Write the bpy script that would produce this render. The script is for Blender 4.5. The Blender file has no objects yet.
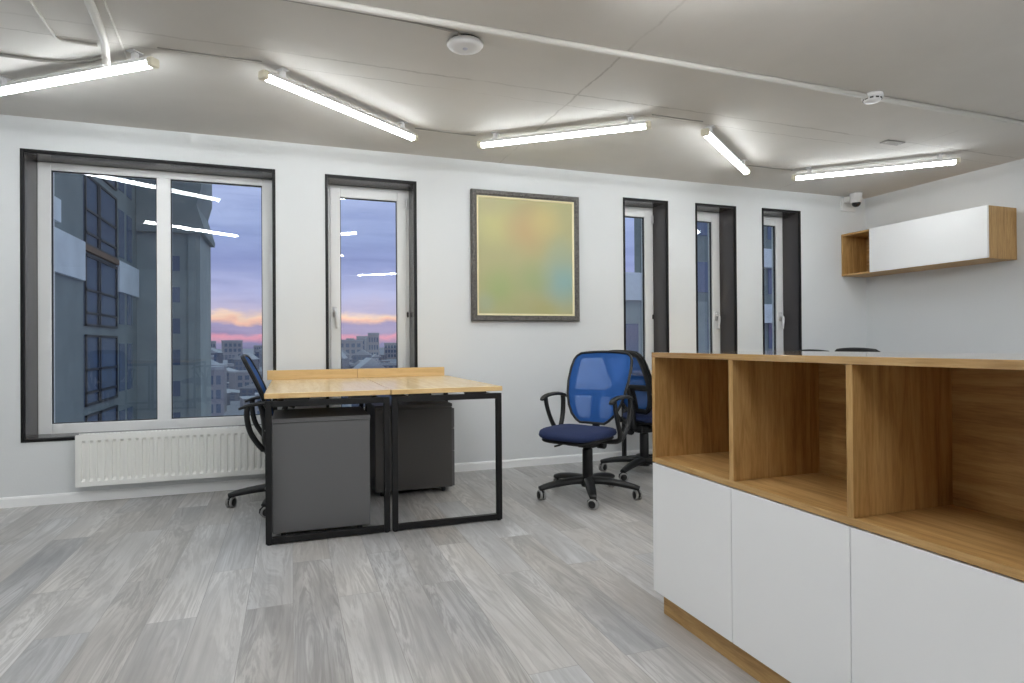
import bpy, bmesh, math, random
from mathutils import Vector, Matrix
random.seed(7)
PI = math.pi
SC = bpy.context.scene
COL = SC.collection

# ------------------------------------------------------------------ helpers
def link(o, parent=None):
    COL.objects.link(o)
    if parent is not None:
        o.parent = parent
    return o

def tag(o, label, cat, group=None, kind=None):
    o['label'] = label
    o['category'] = cat
    if group: o['group'] = group
    if kind: o['kind'] = kind
    return o

def thing(name, label, cat, loc=(0, 0, 0), rotz=0.0, group=None, kind=None):
    o = bpy.data.objects.new(name, None)
    o.empty_display_size = 0.05
    link(o)
    o.location = loc
    o.rotation_euler = (0, 0, rotz)
    return tag(o, label, cat, group, kind)

def obj(name, bm, mats, parent=None, smooth=False, bevel=0.0, loc=None, seg=2):
    bmesh.ops.recalc_face_normals(bm, faces=bm.faces)
    me = bpy.data.meshes.new(name)
    bm.to_mesh(me)
    bm.free()
    if not isinstance(mats, (list, tuple)): mats = [mats]
    for m in mats: me.materials.append(m)
    if smooth:
        for p in me.polygons: p.use_smooth = True
    o = bpy.data.objects.new(name, me)
    link(o, parent)
    if loc is not None: o.location = loc
    if bevel:
        md = o.modifiers.new('bevel', 'BEVEL')
        md.width = bevel; md.segments = seg; md.limit_method = 'ANGLE'; md.angle_limit = math.radians(40)
        md.harden_normals = False
    return o

def NB(): return bmesh.new()

def box(bm, x0, x1, y0, y1, z0, z1, mi=0):
    v = [bm.verts.new(p) for p in ((x0,y0,z0),(x1,y0,z0),(x1,y1,z0),(x0,y1,z0),(x0,y0,z1),(x1,y0,z1),(x1,y1,z1),(x0,y1,z1))]
    for f in ((0,3,2,1),(4,5,6,7),(0,1,5,4),(1,2,6,5),(2,3,7,6),(3,0,4,7)):
        fc = bm.faces.new([v[i] for i in f]); fc.material_index = mi
    return v

def boxm(*a):
    bm = NB(); box(bm, *a); return bm

def tube(bm, pts, rad, seg=10, mi=0, caps=True, flat=1.0, smooth_pts=0):
    """sweep an (elliptical) section along pts; rad number or list; flat squashes the 2nd axis"""
    P = [Vector(p) for p in pts]
    if not isinstance(rad, (list, tuple)): rad = [rad] * len(P)
    rad = list(rad)
    for _ in range(smooth_pts):
        Q = [P[0]]; R2 = [rad[0]]
        for i in range(len(P) - 1):
            Q += [P[i].lerp(P[i+1], .25), P[i].lerp(P[i+1], .75)]
            R2 += [rad[i]*.75 + rad[i+1]*.25, rad[i]*.25 + rad[i+1]*.75]
        Q.append(P[-1]); R2.append(rad[-1]); P = Q; rad = R2
    n = len(P)
    up = Vector((0, 0, 1))
    T0 = (P[1] - P[0]).normalized()
    if abs(T0.dot(up)) > .95: up = Vector((1, 0, 0))
    A = (up - T0 * up.dot(T0)).normalized()
    rings = []
    for i in range(n):
        if i == 0: T = P[1] - P[0]
        elif i == n - 1: T = P[-1] - P[-2]
        else: T = (P[i+1] - P[i]).normalized() + (P[i] - P[i-1]).normalized()
        T.normalize()
        A = (A - T * A.dot(T)).normalized()
        B = T.cross(A)
        rings.append([bm.verts.new(P[i] + (A * math.cos(2*PI*k/seg) * flat + B * math.sin(2*PI*k/seg)) * rad[i]) for k in range(seg)])
    for i in range(n - 1):
        for k in range(seg):
            f = bm.faces.new((rings[i][k], rings[i][(k+1) % seg], rings[i+1][(k+1) % seg], rings[i+1][k]))
            f.material_index = mi; f.smooth = True
    if caps:
        for r in (rings[0], rings[-1]):
            f = bm.faces.new(r); f.material_index = mi

def lathe(bm, prof, c=(0, 0, 0), seg=24, axis='z', mi=0):
    c = Vector(c)
    def pt(r, h, a):
        x, y = r*math.cos(a), r*math.sin(a)
        return c + (Vector((x, y, h)) if axis == 'z' else Vector((h, x, y)) if axis == 'x' else Vector((x, h, y)))
    rings = []
    for r, h in prof:
        if r < 1e-6: rings.append([bm.verts.new(pt(0, h, 0))])
        else: rings.append([bm.verts.new(pt(r, h, 2*PI*k/seg)) for k in range(seg)])
    for a, b in zip(rings[:-1], rings[1:]):
        for k in range(seg):
            k2 = (k+1) % seg
            if len(a) == 1 and len(b) == 1: continue
            if len(a) == 1: f = bm.faces.new((a[0], b[k], b[k2]))
            elif len(b) == 1: f = bm.faces.new((a[k], a[k2], b[0]))
            else: f = bm.faces.new((a[k], a[k2], b[k2], b[k]))
            f.material_index = mi; f.smooth = True

# ------------------------------------------------------------------ materials
def mat(name, color=(.8,.8,.8), rough=.5, metal=0.0, spec=.5):
    m = bpy.data.materials.new(name); m.use_nodes = True
    b = m.node_tree.nodes['Principled BSDF']
    b.inputs['Base Color'].default_value = (*color, 1)
    b.inputs['Roughness'].default_value = rough
    b.inputs['Metallic'].default_value = metal
    b.inputs['Specular IOR Level'].default_value = spec
    return m

class NT:
    def __init__(s, m):
        s.t = m.node_tree; s.n = s.t.nodes; s.l = s.t.links
        s.b = s.n.get('Principled BSDF')
    def new(s, typ, **kw):
        n = s.n.new(typ)
        for k, v in kw.items():
            if k.startswith('i_'):
                n.inputs[k[2:].replace('_', ' ')].default_value = v
            else: setattr(n, k, v)
        return n
    def link(s, a, b): s.l.new(a, b)
    def coords(s, scale=(1,1,1), rot=(0,0,0), kind='Object'):
        tc = s.new('ShaderNodeTexCoord'); mp = s.new('ShaderNodeMapping')
        mp.inputs['Scale'].default_value = scale; mp.inputs['Rotation'].default_value = rot
        s.link(tc.outputs[kind], mp.inputs['Vector'])
        return mp.outputs['Vector']
    def noise(s, vec, scale, detail=4, rough=.55, dist=0.0):
        n = s.new('ShaderNodeTexNoise'); n.inputs['Scale'].default_value = scale
        n.inputs['Detail'].default_value = detail; n.inputs['Roughness'].default_value = rough
        n.inputs['Distortion'].default_value = dist
        if vec is not None: s.link(vec, n.inputs['Vector'])
        return n
    def ramp(s, fac, stops, interp='LINEAR'):
        r = s.new('ShaderNodeValToRGB'); r.color_ramp.interpolation = interp
        e = r.color_ramp.elements
        while len(e) < len(stops): e.new(.5)
        for el, (p, c) in zip(e, stops): el.position = p; el.color = (*c, 1) if len(c) == 3 else c
        s.link(fac, r.inputs['Fac']); return r
    def math(s, op, a, b=None, c=None, clamp=False):
        n = s.new('ShaderNodeMath', operation=op); n.use_clamp = clamp
        for i, x in enumerate((a, b, c)):
            if x is None: continue
            if isinstance(x, (int, float)): n.inputs[i].default_value = x
            else: s.link(x, n.inputs[i])
        return n.outputs[0]
    def mix(s, fac, a, b, blend='MIX'):
        n = s.new('ShaderNodeMix', data_type='RGBA', blend_type=blend)
        for sock, x in ((n.inputs['Factor'], fac), (n.inputs[6], a), (n.inputs[7], b)):
            if isinstance(x, (int, float)): sock.default_value = x
            elif isinstance(x, tuple): sock.default_value = (*x, 1)
            else: s.link(x, sock)
        return n.outputs[2]
    def bump(s, h, strength=.2, dist=.01):
        n = s.new('ShaderNodeBump'); n.inputs['Strength'].default_value = strength; n.inputs['Distance'].default_value = dist
        s.link(h, n.inputs['Height']); s.link(n.outputs['Normal'], s.b.inputs['Normal'])

def wood(name, c0, c1, grain=(1,1,1), rough=.4, scale=1.0, c2=None, bump=.05):
    """grain = stretch of the noise: small number along the grain"""
    m = mat(name, c0, rough); t = NT(m)
    v = t.coords(tuple(g*scale for g in grain))
    a = t.noise(v, 3.0, 6, .6, 1.2)
    b = t.noise(v, 22.0, 3, .6, .3)
    f = t.math('ADD', t.math('MULTIPLY', a.outputs['Fac'], .72), t.math('MULTIPLY', b.outputs['Fac'], .28))
    r = t.ramp(f, [(.36, c1), (.52, c0), (.66, c2 or c0)])
    t.link(r.outputs['Color'], t.b.inputs['Base Color'])
    t.bump(f, bump, .004)
    return m

GS = (1.0, .06, 1.0)
OAK = ((.50, .300, .112), (.33, .178, .055), (.60, .39, .170))
M = {}
M['oak_y'] = wood('oak grain along y', OAK[0], OAK[1], (9, .7, 9), .42, 1, OAK[2])
M['oak_top'] = wood('oak grain, satin lacquered top', OAK[0], OAK[1], (9, .7, 9), .10, 1, OAK[2], .01)
_b = M['oak_top'].node_tree.nodes['Principled BSDF']; _b.inputs['Coat Weight'].default_value = 1.0; _b.inputs['Coat Roughness'].default_value = .08; _b.inputs['Coat IOR'].default_value = 1.6
M['oak_z'] = wood('oak grain upright', OAK[0], OAK[1], (9, 9, .7), .42, 1, OAK[2])
M['oak_x'] = wood('oak grain along x', OAK[0], OAK[1], (.7, 9, 9), .42, 1, OAK[2])
M['maple'] = wood('pale maple board', (.76, .57, .32), (.69, .50, .26), (8, .7, 8), .24, 1, (.80, .62, .37), .02)
M['maple_edge'] = wood('maple edge', (.70, .48, .22), (.62, .41, .17), (.7, 8, 8), .4, 1, (.74, .53, .26), .02)
M['white_lacquer'] = mat('white lacquer', (.90, .905, .91), .35)
M['white_pvc'] = mat('white frame', (.93, .94, .94), .32)
M['white_enamel'] = mat('white enamel', (.88, .88, .85), .3)
M['white_plastic'] = mat('white plastic', (.80, .80, .81), .4)
M['black_metal'] = mat('black powder coat', (.006, .006, .0065), .45, 0, .3)
M['black_plastic'] = mat('black plastic', (.009, .009, .010), .45, 0, .35)
M['black_frame'] = mat('black nylon', (.012, .0125, .013), .42, 0, .4)
M['reveal'] = mat('dark grey lining', (.072, .066, .067), .26)
M['gap'] = mat('rubber seal', (.02, .02, .022), .6)
M['grey_front'] = mat('graphite laminate', (.105, .105, .107), .5)
M['grey_dark'] = mat('graphite carcass', (.062, .058, .055), .45)
M['steel'] = mat('steel', (.6, .6, .6), .3, 1.0)
M['grey_ring'] = mat('grey wheel tread', (.27, .27, .265), .5)
M['dark_glass'] = mat('smoked dome', (.01, .01, .012), .08)
M['pipe'] = mat('painted pipe', (.66, .64, .60), .5)
M['cable'] = mat('painted cable', (.36, .345, .32), .6)
M['cap'] = mat('cream lamp cap', (.75, .70, .55), .4)
M['lamp_body'] = mat('lamp housing', (.75, .75, .74), .4)

# wall paint with a faint woven texture
def wall_paint():
    m = mat('wall paint', (.77, .785, .79), .7); t = NT(m)
    v = t.coords((1,1,1))
    n = t.noise(v, 90, 4, .6); big = t.noise(v, .9, 2, .5)
    r = t.ramp(big.outputs['Fac'], [(.3, (.715, .737, .748)), (.7, (.745, .762, .77))])
    t.link(r.outputs['Color'], t.b.inputs['Base Color'])
    t.bump(n.outputs['Fac'], .12, .004)
    return m
M['wall'] = wall_paint()

def ceiling_paint():
    m = mat('painted concrete', (.4, .38, .35), .75); t = NT(m)
    v = t.coords((1,1,1))
    big = t.noise(v, 1.4, 5, .6, .4); fine = t.noise(v, 45, 4, .6)
    r = t.ramp(big.outputs['Fac'], [(.3, (.66, .642, .608)), (.7, (.72, .70, .668))])
    # slab joints: thin wandering cracks in the plaster
    sx = t.new('ShaderNodeSeparateXYZ'); t.link(v, sx.inputs[0])
    wob = t.noise(v, 6, 4, .7)
    w = t.math('MULTIPLY', t.math('SUBTRACT', wob.outputs['Fac'], .5), .05)
    brk = t.noise(v, 2.3, 3, .6)
    lines = None
    for coord, pos, width in (('Y', 3.20, .011), ('Y', 1.35, .010), ('X', 1.56, .010), ('Y', 3.36, .006), ('X', -1.9, .006), ('X', 4.3, .005)):
        d = t.math('ABSOLUTE', t.math('SUBTRACT', t.math('ADD', sx.outputs[coord], w), pos))
        ln = t.math('SUBTRACT', 1.0, t.math('DIVIDE', d, width, clamp=True), clamp=True)
        lines = ln if lines is None else t.math('MAXIMUM', lines, ln)
    lines = t.math('MULTIPLY', lines, t.math('MULTIPLY_ADD', brk.outputs['Fac'], 2.4, -.75, clamp=True))
    c = t.mix(t.math('MULTIPLY', lines, .75), r.outputs['Color'], (.24, .215, .185))
    t.link(c, t.b.inputs['Base Color'])
    h = t.math('SUBTRACT', t.math('MULTIPLY', fine.outputs['Fac'], .25), lines)
    t.bump(h, .25, .006)
    return m
M['ceiling'] = ceiling_paint()

def floor_planks():
    m = mat('grey laminate planks', (.4, .4, .4), .38); t = NT(m)
    v = t.coords((1,1,1), (0, 0, PI/2))
    br = t.new('ShaderNodeTexBrick'); br.offset = .37; br.offset_frequency = 2; br.squash = 1
    for k, x in (('Scale', 1.0), ('Mortar Size', .0012), ('Mortar Smooth', .1), ('Brick Width', 1.25), ('Row Height', .165), ('Bias', 0)):
        br.inputs[k].default_value = x
    br.inputs['Color1'].default_value = (0,0,0,1); br.inputs['Color2'].default_value = (1,1,1,1); br.inputs['Mortar'].default_value = (.5,.5,.5,1)
    t.link(v, br.inputs['Vector'])
    # per-plank random value
    sep = t.new('ShaderNodeSeparateColor'); t.link(br.outputs['Color'], sep.inputs[0])
    rnd = sep.outputs[0]
    tc = t.new('ShaderNodeTexCoord')
    off = t.new('ShaderNodeCombineXYZ'); t.link(t.math('MULTIPLY', rnd, 37.0), off.inputs[2]); t.link(t.math('MULTIPLY', rnd, 11.0), off.inputs[0])
    add = t.new('ShaderNodeVectorMath', operation='ADD'); t.link(tc.outputs['Object'], add.inputs[0]); t.link(off.outputs[0], add.inputs[1])
    mp = t.new('ShaderNodeMapping'); mp.inputs['Scale'].default_value = (7.5, .75, 1); t.link(add.outputs[0], mp.inputs['Vector'])
    g1 = t.noise(mp.outputs['Vector'], 1.1, 5, .62, 1.6)          # broad figure
    wv = t.new('ShaderNodeMath', operation='SINE'); t.link(t.math('MULTIPLY', g1.outputs['Fac'], 42.0), wv.inputs[0])
    mp2 = t.new('ShaderNodeMapping'); mp2.inputs['Scale'].default_value = (70, 2.2, 1); t.link(add.outputs[0], mp2.inputs['Vector'])
    g2 = t.noise(mp2.outputs['Vector'], 1.0, 4, .6)               # fine fibre
    mp3 = t.new('ShaderNodeMapping'); mp3.inputs['Scale'].default_value = (5, 1.2, 1); t.link(add.outputs[0], mp3.inputs['Vector'])
    g3 = t.noise(mp3.outputs['Vector'], .9, 3, .5, .6)
    f = t.math('ADD', t.math('ADD', t.math('MULTIPLY', g3.outputs['Fac'], .42), t.math('MULTIPLY', g1.outputs['Fac'], .20)), t.math('MULTIPLY', g2.outputs['Fac'], .22))
    f = t.math('ADD', f, t.math('MULTIPLY', t.math('MULTIPLY', wv.outputs[0], .085), t.math('MULTIPLY_ADD', g3.outputs['Fac'], 2.6, -.75, clamp=True)))
    f = t.math('ADD', f, t.math('MULTIPLY', t.math('SUBTRACT', rnd, .5), .13))
    r = t.ramp(f, [(.24, (.235, .228, .222)), (.40, (.395, .386, .377)), (.51, (.50, .492, .482)), (.66, (.635, .626, .612))])
    c = t.mix(t.math('MULTIPLY', br.outputs['Fac'], .45), r.outputs['Color'], (.16, .155, .15))
    # slight hue drift between planks: warm beige to cool blue grey
    hue = t.noise(add.outputs[0], .8, 1, .5)
    tint = t.ramp(hue.outputs['Fac'], [(.35, (.97, .99, 1.02)), (.65, (1.025, 1.0, .97))])
    c = t.mix(1.0, c, tint.outputs['Color'], 'MULTIPLY')
    t.link(c, t.b.inputs['Base Color'])
    rr = t.math('MULTIPLY_ADD', g2.outputs['Fac'], .18, .30)
    t.link(rr, t.b.inputs['Roughness'])
    t.bump(t.math('SUBTRACT', t.math('MULTIPLY', g2.outputs['Fac'], .4), br.outputs['Fac']), .12, .003)
    return m
M['floor'] = floor_planks()

def emit(name, color, s):
    m = bpy.data.materials.new(name); m.use_nodes = True
    n = m.node_tree.nodes; n.clear()
    e = n.new('ShaderNodeEmission'); e.inputs[0].default_value = (*color, 1); e.inputs[1].default_value = s
    o = n.new('ShaderNodeOutputMaterial'); m.node_tree.links.new(e.outputs[0], o.inputs[0])
    return m
M['tube'] = emit('glowing tube', (.945, .985, 1.0), 40.0)
M['tube_bright'] = emit('brighter glowing tube', (.965, .985, 1.0), 84.0)

def glass(name, f0=.055, tint=(.93, .96, .97)):
    """clear pane: Schlick reflection over a clear transmission"""
    m = bpy.data.materials.new(name); m.use_nodes = True
    t = NT(m); t.n.clear()
    geo = t.new('ShaderNodeNewGeometry')
    dot = t.new('ShaderNodeVectorMath', operation='DOT_PRODUCT')
    t.link(geo.outputs['Normal'], dot.inputs[0]); t.link(geo.outputs['Incoming'], dot.inputs[1])
    k = t.math('SUBTRACT', 1.0, t.math('ABSOLUTE', dot.outputs['Value']), clamp=True)
    fr = t.math('MULTIPLY_ADD', t.math('POWER', k, 5.0), 1 - f0, f0, clamp=True)
    tr = t.new('ShaderNodeBsdfTransparent'); tr.inputs[0].default_value = (*tint, 1)
    gl = t.new('ShaderNodeBsdfGlossy'); gl.inputs['Roughness'].default_value = 0.0
    mx = t.new('ShaderNodeMixShader'); t.link(fr, mx.inputs[0]); t.link(tr.outputs[0], mx.inputs[1]); t.link(gl.outputs[0], mx.inputs[2])
    out = t.new('ShaderNodeOutputMaterial'); t.link(mx.outputs[0], out.inputs[0])
    return m
M['glass'] = glass('window glass')

def mesh_fabric():
    m = mat('blue see-through mesh', (.005, .105, .42), .6); t = NT(m)
    tr = t.new('ShaderNodeBsdfTransparent'); tr.inputs[0].default_value = (.55, .66, .95, 1)
    mx = t.new('ShaderNodeMixShader'); mx.inputs[0].default_value = .70
    t.link(tr.outputs[0], mx.inputs[1]); t.link(t.b.outputs[0], mx.inputs[2])
    t.link(mx.outputs[0], t.n['Material Output'].inputs[0])
    return m
M['mesh'] = mesh_fabric()

def seat_fabric():
    m = mat('navy woven fabric', (.012, .03, .13), .85); t = NT(m)
    v = t.coords((1,1,1)); n = t.noise(v, 260, 2, .6)
    r = t.ramp(n.outputs['Fac'], [(.3, (.006, .014, .055)), (.7, (.014, .030, .11))])
    t.link(r.outputs['Color'], t.b.inputs['Base Color']); t.bump(n.outputs['Fac'], .3, .003)
    return m
M['seat'] = seat_fabric()

# ------------------------------------------------------------------ room numbers (metres)
YW, XR, H = 4.613, 5.457, 2.4233
XL, YF = -4.2, -3.4
HC = 0.990

# openings in the back wall: x0, x1, z0, z1
OPEN = [(-1.58, -.107, .398, 2.22), (.235, .892, .398, 2.217), (2.678, 3.121, .398, 2.229), (3.415, 3.854, .398, 2.233), (4.158, 4.613, .398, 2.239)]
WT = .34

# ---- shell
def struct(name, bm, m, label, cat):
    o = obj(name, bm, m); tag(o, label, cat, kind='structure'); return o

struct('floor', boxm(XL-.3, XR+.3, YF-.3, YW+WT, -.12, 0), M['floor'], 'grey wood-look plank floor of the office', 'floor')
struct('ceiling', boxm(XL-.3, XR+.3, YF-.3, YW+WT, H, H+.25), M['ceiling'], 'grey painted concrete ceiling with fine cracks', 'ceiling')
bm = NB()
x = XL - .3
for (a, b, c, d) in OPEN:
    box(bm, x, a, YW, YW+WT, 0, H)
    box(bm, a, b, YW, YW+WT, 0, c); box(bm, a, b, YW, YW+WT, d, H)
    x = b
box(bm, x, XR+.3, YW, YW+WT, 0, H)
bmesh.ops.remove_doubles(bm, verts=bm.verts, dist=1e-5)
struct('wall_back', bm, M['wall'], 'long white wall with the five windows', 'wall')
struct('wall_right', boxm(XR, XR+.3, YF-.3, YW, 0, H), M['wall'], 'white wall carrying the long wall cabinet', 'wall')
struct('wall_left', boxm(XL-.3, XL, YF-.3, YW, 0, H), M['wall'], 'white wall closing the office on the left, out of view', 'wall')
struct('wall_front', boxm(XL, XR, YF-.3, YF, 0, H), M['wall'], 'white wall behind the viewer', 'wall')

def base_profile(along, a0, a1, face, sgn):
    bm = NB(); pr = [(0, 0), (.013, 0), (.013, .052), (.008, .062), (0, .064)]
    e = []
    for s in (a0, a1):
        e.append([bm.verts.new((s, face + sgn*d, z) if along == 'x' else (face + sgn*d, s, z)) for d, z in pr])
    n = len(pr)
    for i in range(n): bm.faces.new((e[0][i], e[0][(i+1) % n], e[1][(i+1) % n], e[1][i]))
    bm.faces.new(e[0]); bm.faces.new(e[1][::-1])
    return bm
struct('baseboard_back', base_profile('x', XL, XR, YW, -1), M['white_pvc'], 'low white skirting board along the window wall', 'skirting')
struct('baseboard_right', base_profile('y', YF, YW-.013, XR, -1), M['white_pvc'], 'low white skirting board along the right wall', 'skirting')
struct('baseboard_left', base_profile('y', YF, YW-.013, XL, 1), M['white_pvc'], 'low white skirting board along the left wall', 'skirting')

# ------------------------------------------------------------------ windows
def ring(bm, x0, x1, z0, z1, w, y0, y1, wt=None, wb=None):
    """rectangular picture-frame ring, mitre free; w sides, wt top, wb bottom"""
    wt = wt or w; wb = wb or w
    box(bm, x0, x0+w, y0, y1, z0, z1); box(bm, x1-w, x1, y0, y1, z0, z1)
    box(bm, x0+w, x1-w, y0, y1, z1-wt, z1); box(bm, x0+w, x1-w, y0, y1, z0, z0+wb)

def handle_mesh(side):
    bm = NB()
    box(bm, -.016, .016, -.012, 0, -.04, .04)
    tube(bm, [(0, -.008, 0), (0, -.035, 0), (side*.004, -.048, -.012), (side*.008, -.05, -.06), (side*.01, -.046, -.125)], [.011, .011, .013, .013, .010], 10, smooth_pts=1)
    return bm

WL = ['wide two-light window in black lining, above the radiator',
      'single white window in black lining, behind the desk',
      'narrow window in black lining, first one right of the painting',
      'narrow window in black lining, middle one of the three right of the painting',
      'narrow window in black lining, nearest to the far right corner']
for i, (x0, x1, z0, z1) in enumerate(OPEN):
    w = thing('window_%d' % (i+1), WL[i], 'window', (x0, YW, z0), kind='structure')
    W, Hh = x1-x0, z1-z0
    L = .018
    # black edge profile, then the lining boards of the deep reveal
    bm = NB(); ring(bm, -.004, W+.004, -.004, Hh+.004, .018, -.006, .012)
    obj('edge_trim', bm, M['black_metal'], w, bevel=.002)
    bm = NB(); ring(bm, 0, W, 0, Hh, L, .012, WT-.02)
    obj('reveal_lining', bm, M['reveal'], w)
    f0 = .205
    ix0, ix1, iz0, iz1 = L, W-L, L, Hh-L
    if i == 0:
        bm = NB(); ring(bm, ix0, ix1, iz0-.004, iz1, .074, f0, f0+.07, .05, .068)
        mx = W*.5 + .010
        box(bm, mx-.043, mx+.043, f0, f0+.07, iz0+.06, iz1-.05)
        obj('frame', bm, M['white_pvc'], w, bevel=.004)
        for a, b in ((ix0+.074, mx-.043), (mx+.043, ix1-.074)):
            bm = NB(); ring(bm, a-.001, b+.001, iz0+.063, iz1-.049, .006, f0+.012, f0+.03); obj('glazing_seal', bm, M['gap'], w)
            obj('pane', boxm(a+.004, b-.004, f0+.018, f0+.024, iz0+.068, iz1-.054), M['glass'], w)
    else:
        bm = NB(); ring(bm, ix0, ix1, iz0-.004, iz1, .034, f0, f0+.07, .03, .034)
        obj('frame', bm, M['white_pvc'], w, bevel=.004)
        sx0, sx1, sz0, sz1 = ix0+.022, ix1-.022, iz0+.016, iz1-.018
        sw = .074
        s = NB(); ring(s, sx0, sx1, sz0, sz1, sw, f0-.014, f0+.05)
        s = obj('sash', s, M['white_pvc'], w, bevel=.005)
        bm = NB(); ring(bm, sx0+sw-.001, sx1-sw+.001, sz0+sw-.001, sz1-sw+.001, .006, f0+.002, f0+.02); obj('glazing_seal', bm, M['gap'], s)
        obj('pane', boxm(sx0+sw+.004, sx1-sw-.004, f0+.008, f0+.014, sz0+sw+.004, sz1-sw-.004), M['glass'], s)
        left = i in (1, 2)
        hx = sx0+.035 if left else sx1-.035
        obj('handle', handle_mesh(1 if left else -1), M['white_plastic'], s, loc=(hx, f0-.014, 1.235-z0), smooth=True)
        gx = sx1+.006 if left else sx0-.006
        for zz in (sz1-.09, 1.22-z0, sz0+.09):
            k_ = 1.0 if zz > 1.2 or zz < .3 else .55
            bm = NB(); tube(bm, [(gx, f0-.016, zz-.04*k_), (gx, f0-.016, zz+.04*k_)], .008*k_, 10); box(bm, gx-.014*k_, gx+.014*k_, f0-.014, f0-.004, zz-.03*k_, zz+.03*k_)
            obj('hinge', bm, M['white_plastic'] if zz > 1.2 or zz < .3 else M['gap'], s)

# ------------------------------------------------------------------ radiator under the wide window
def radiator():
    t = thing('radiator', 'white ribbed panel radiator below the wide window', 'radiator', (-1.27, YW-.10, .112))
    W, Hh = 1.12, .318
    pitch, n = .0415, 26
    bm = NB()
    xs = [0.0]; dep = [0.0]
    m0 = (W - n*pitch)/2
    for k in range(n):
        c = m0 + k*pitch
        for q, d in ((.12, 0), (.24, 1), (.62, 1), (.74, 0)):
            xs.append(c + pitch*q + pitch*.06); dep.append(d)
    xs.append(W); dep.append(0.0)
    zs = [(0, 0), (.030, 0), (.046, 1), (Hh-.046, 1), (Hh-.030, 0), (Hh, 0)]
    g = [[bm.verts.new((xx, .016*d*zd, zz)) for xx, d in zip(xs, dep)] for zz, zd in zs]
    for r in range(len(zs)-1):
        for c in range(len(xs)-1):
            bm.faces.new((g[r][c], g[r][c+1], g[r+1][c+1], g[r+1][c]))
    # return edges to the back of the front panel
    bk = [bm.verts.new(p) for p in ((0, .022, 0), (W, .022, 0), (W, .022, Hh), (0, .022, Hh))]
    bm.faces.new([g[0][i] for i in range(len(xs))] + [bk[1], bk[0]])
    bm.faces.new([g[-1][i] for i in range(len(xs)-1, -1, -1)] + [bk[3], bk[2]])
    bm.faces.new([g[i][0] for i in range(len(zs)-1, -1, -1)] + [bk[0], bk[3]])
    bm.faces.new([g[i][-1] for i in range(len(zs))] + [bk[2], bk[1]])
    bm.faces.new(bk[::-1])
    obj('front_panel', bm, M['white_enamel'], t)
    bm = NB(); box(bm, .012, W-.012, .055, .075, .01, Hh-.012)
    obj('rear_panel', bm, M['white_enamel'], t, bevel=.004)
    for xx in (-.003, W-.001):
        obj('side_cover', boxm(xx, xx+.004, .003, .078, .004, Hh+.001), M['white_enamel'], t, bevel=.001)
    bm = NB(); box(bm, 0, W, .003, .009, Hh-.006, Hh+.006); box(bm, 0, W, .070, .078, Hh-.006, Hh+.006)
    for k in range(48): 
        xx = .005 + k*(W-.018)/47; box(bm, xx, xx+.008, .009, .070, Hh-.002, Hh+.004)
    obj('top_grille', bm, M['white_enamel'], t)
    for xx in (.2, W-.2):
        bm = NB(); box(bm, xx-.015, xx+.015, .075, .1, .05, .27)
        obj('wall_bracket', bm, M['white_enamel'], t)
radiator()

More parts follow.
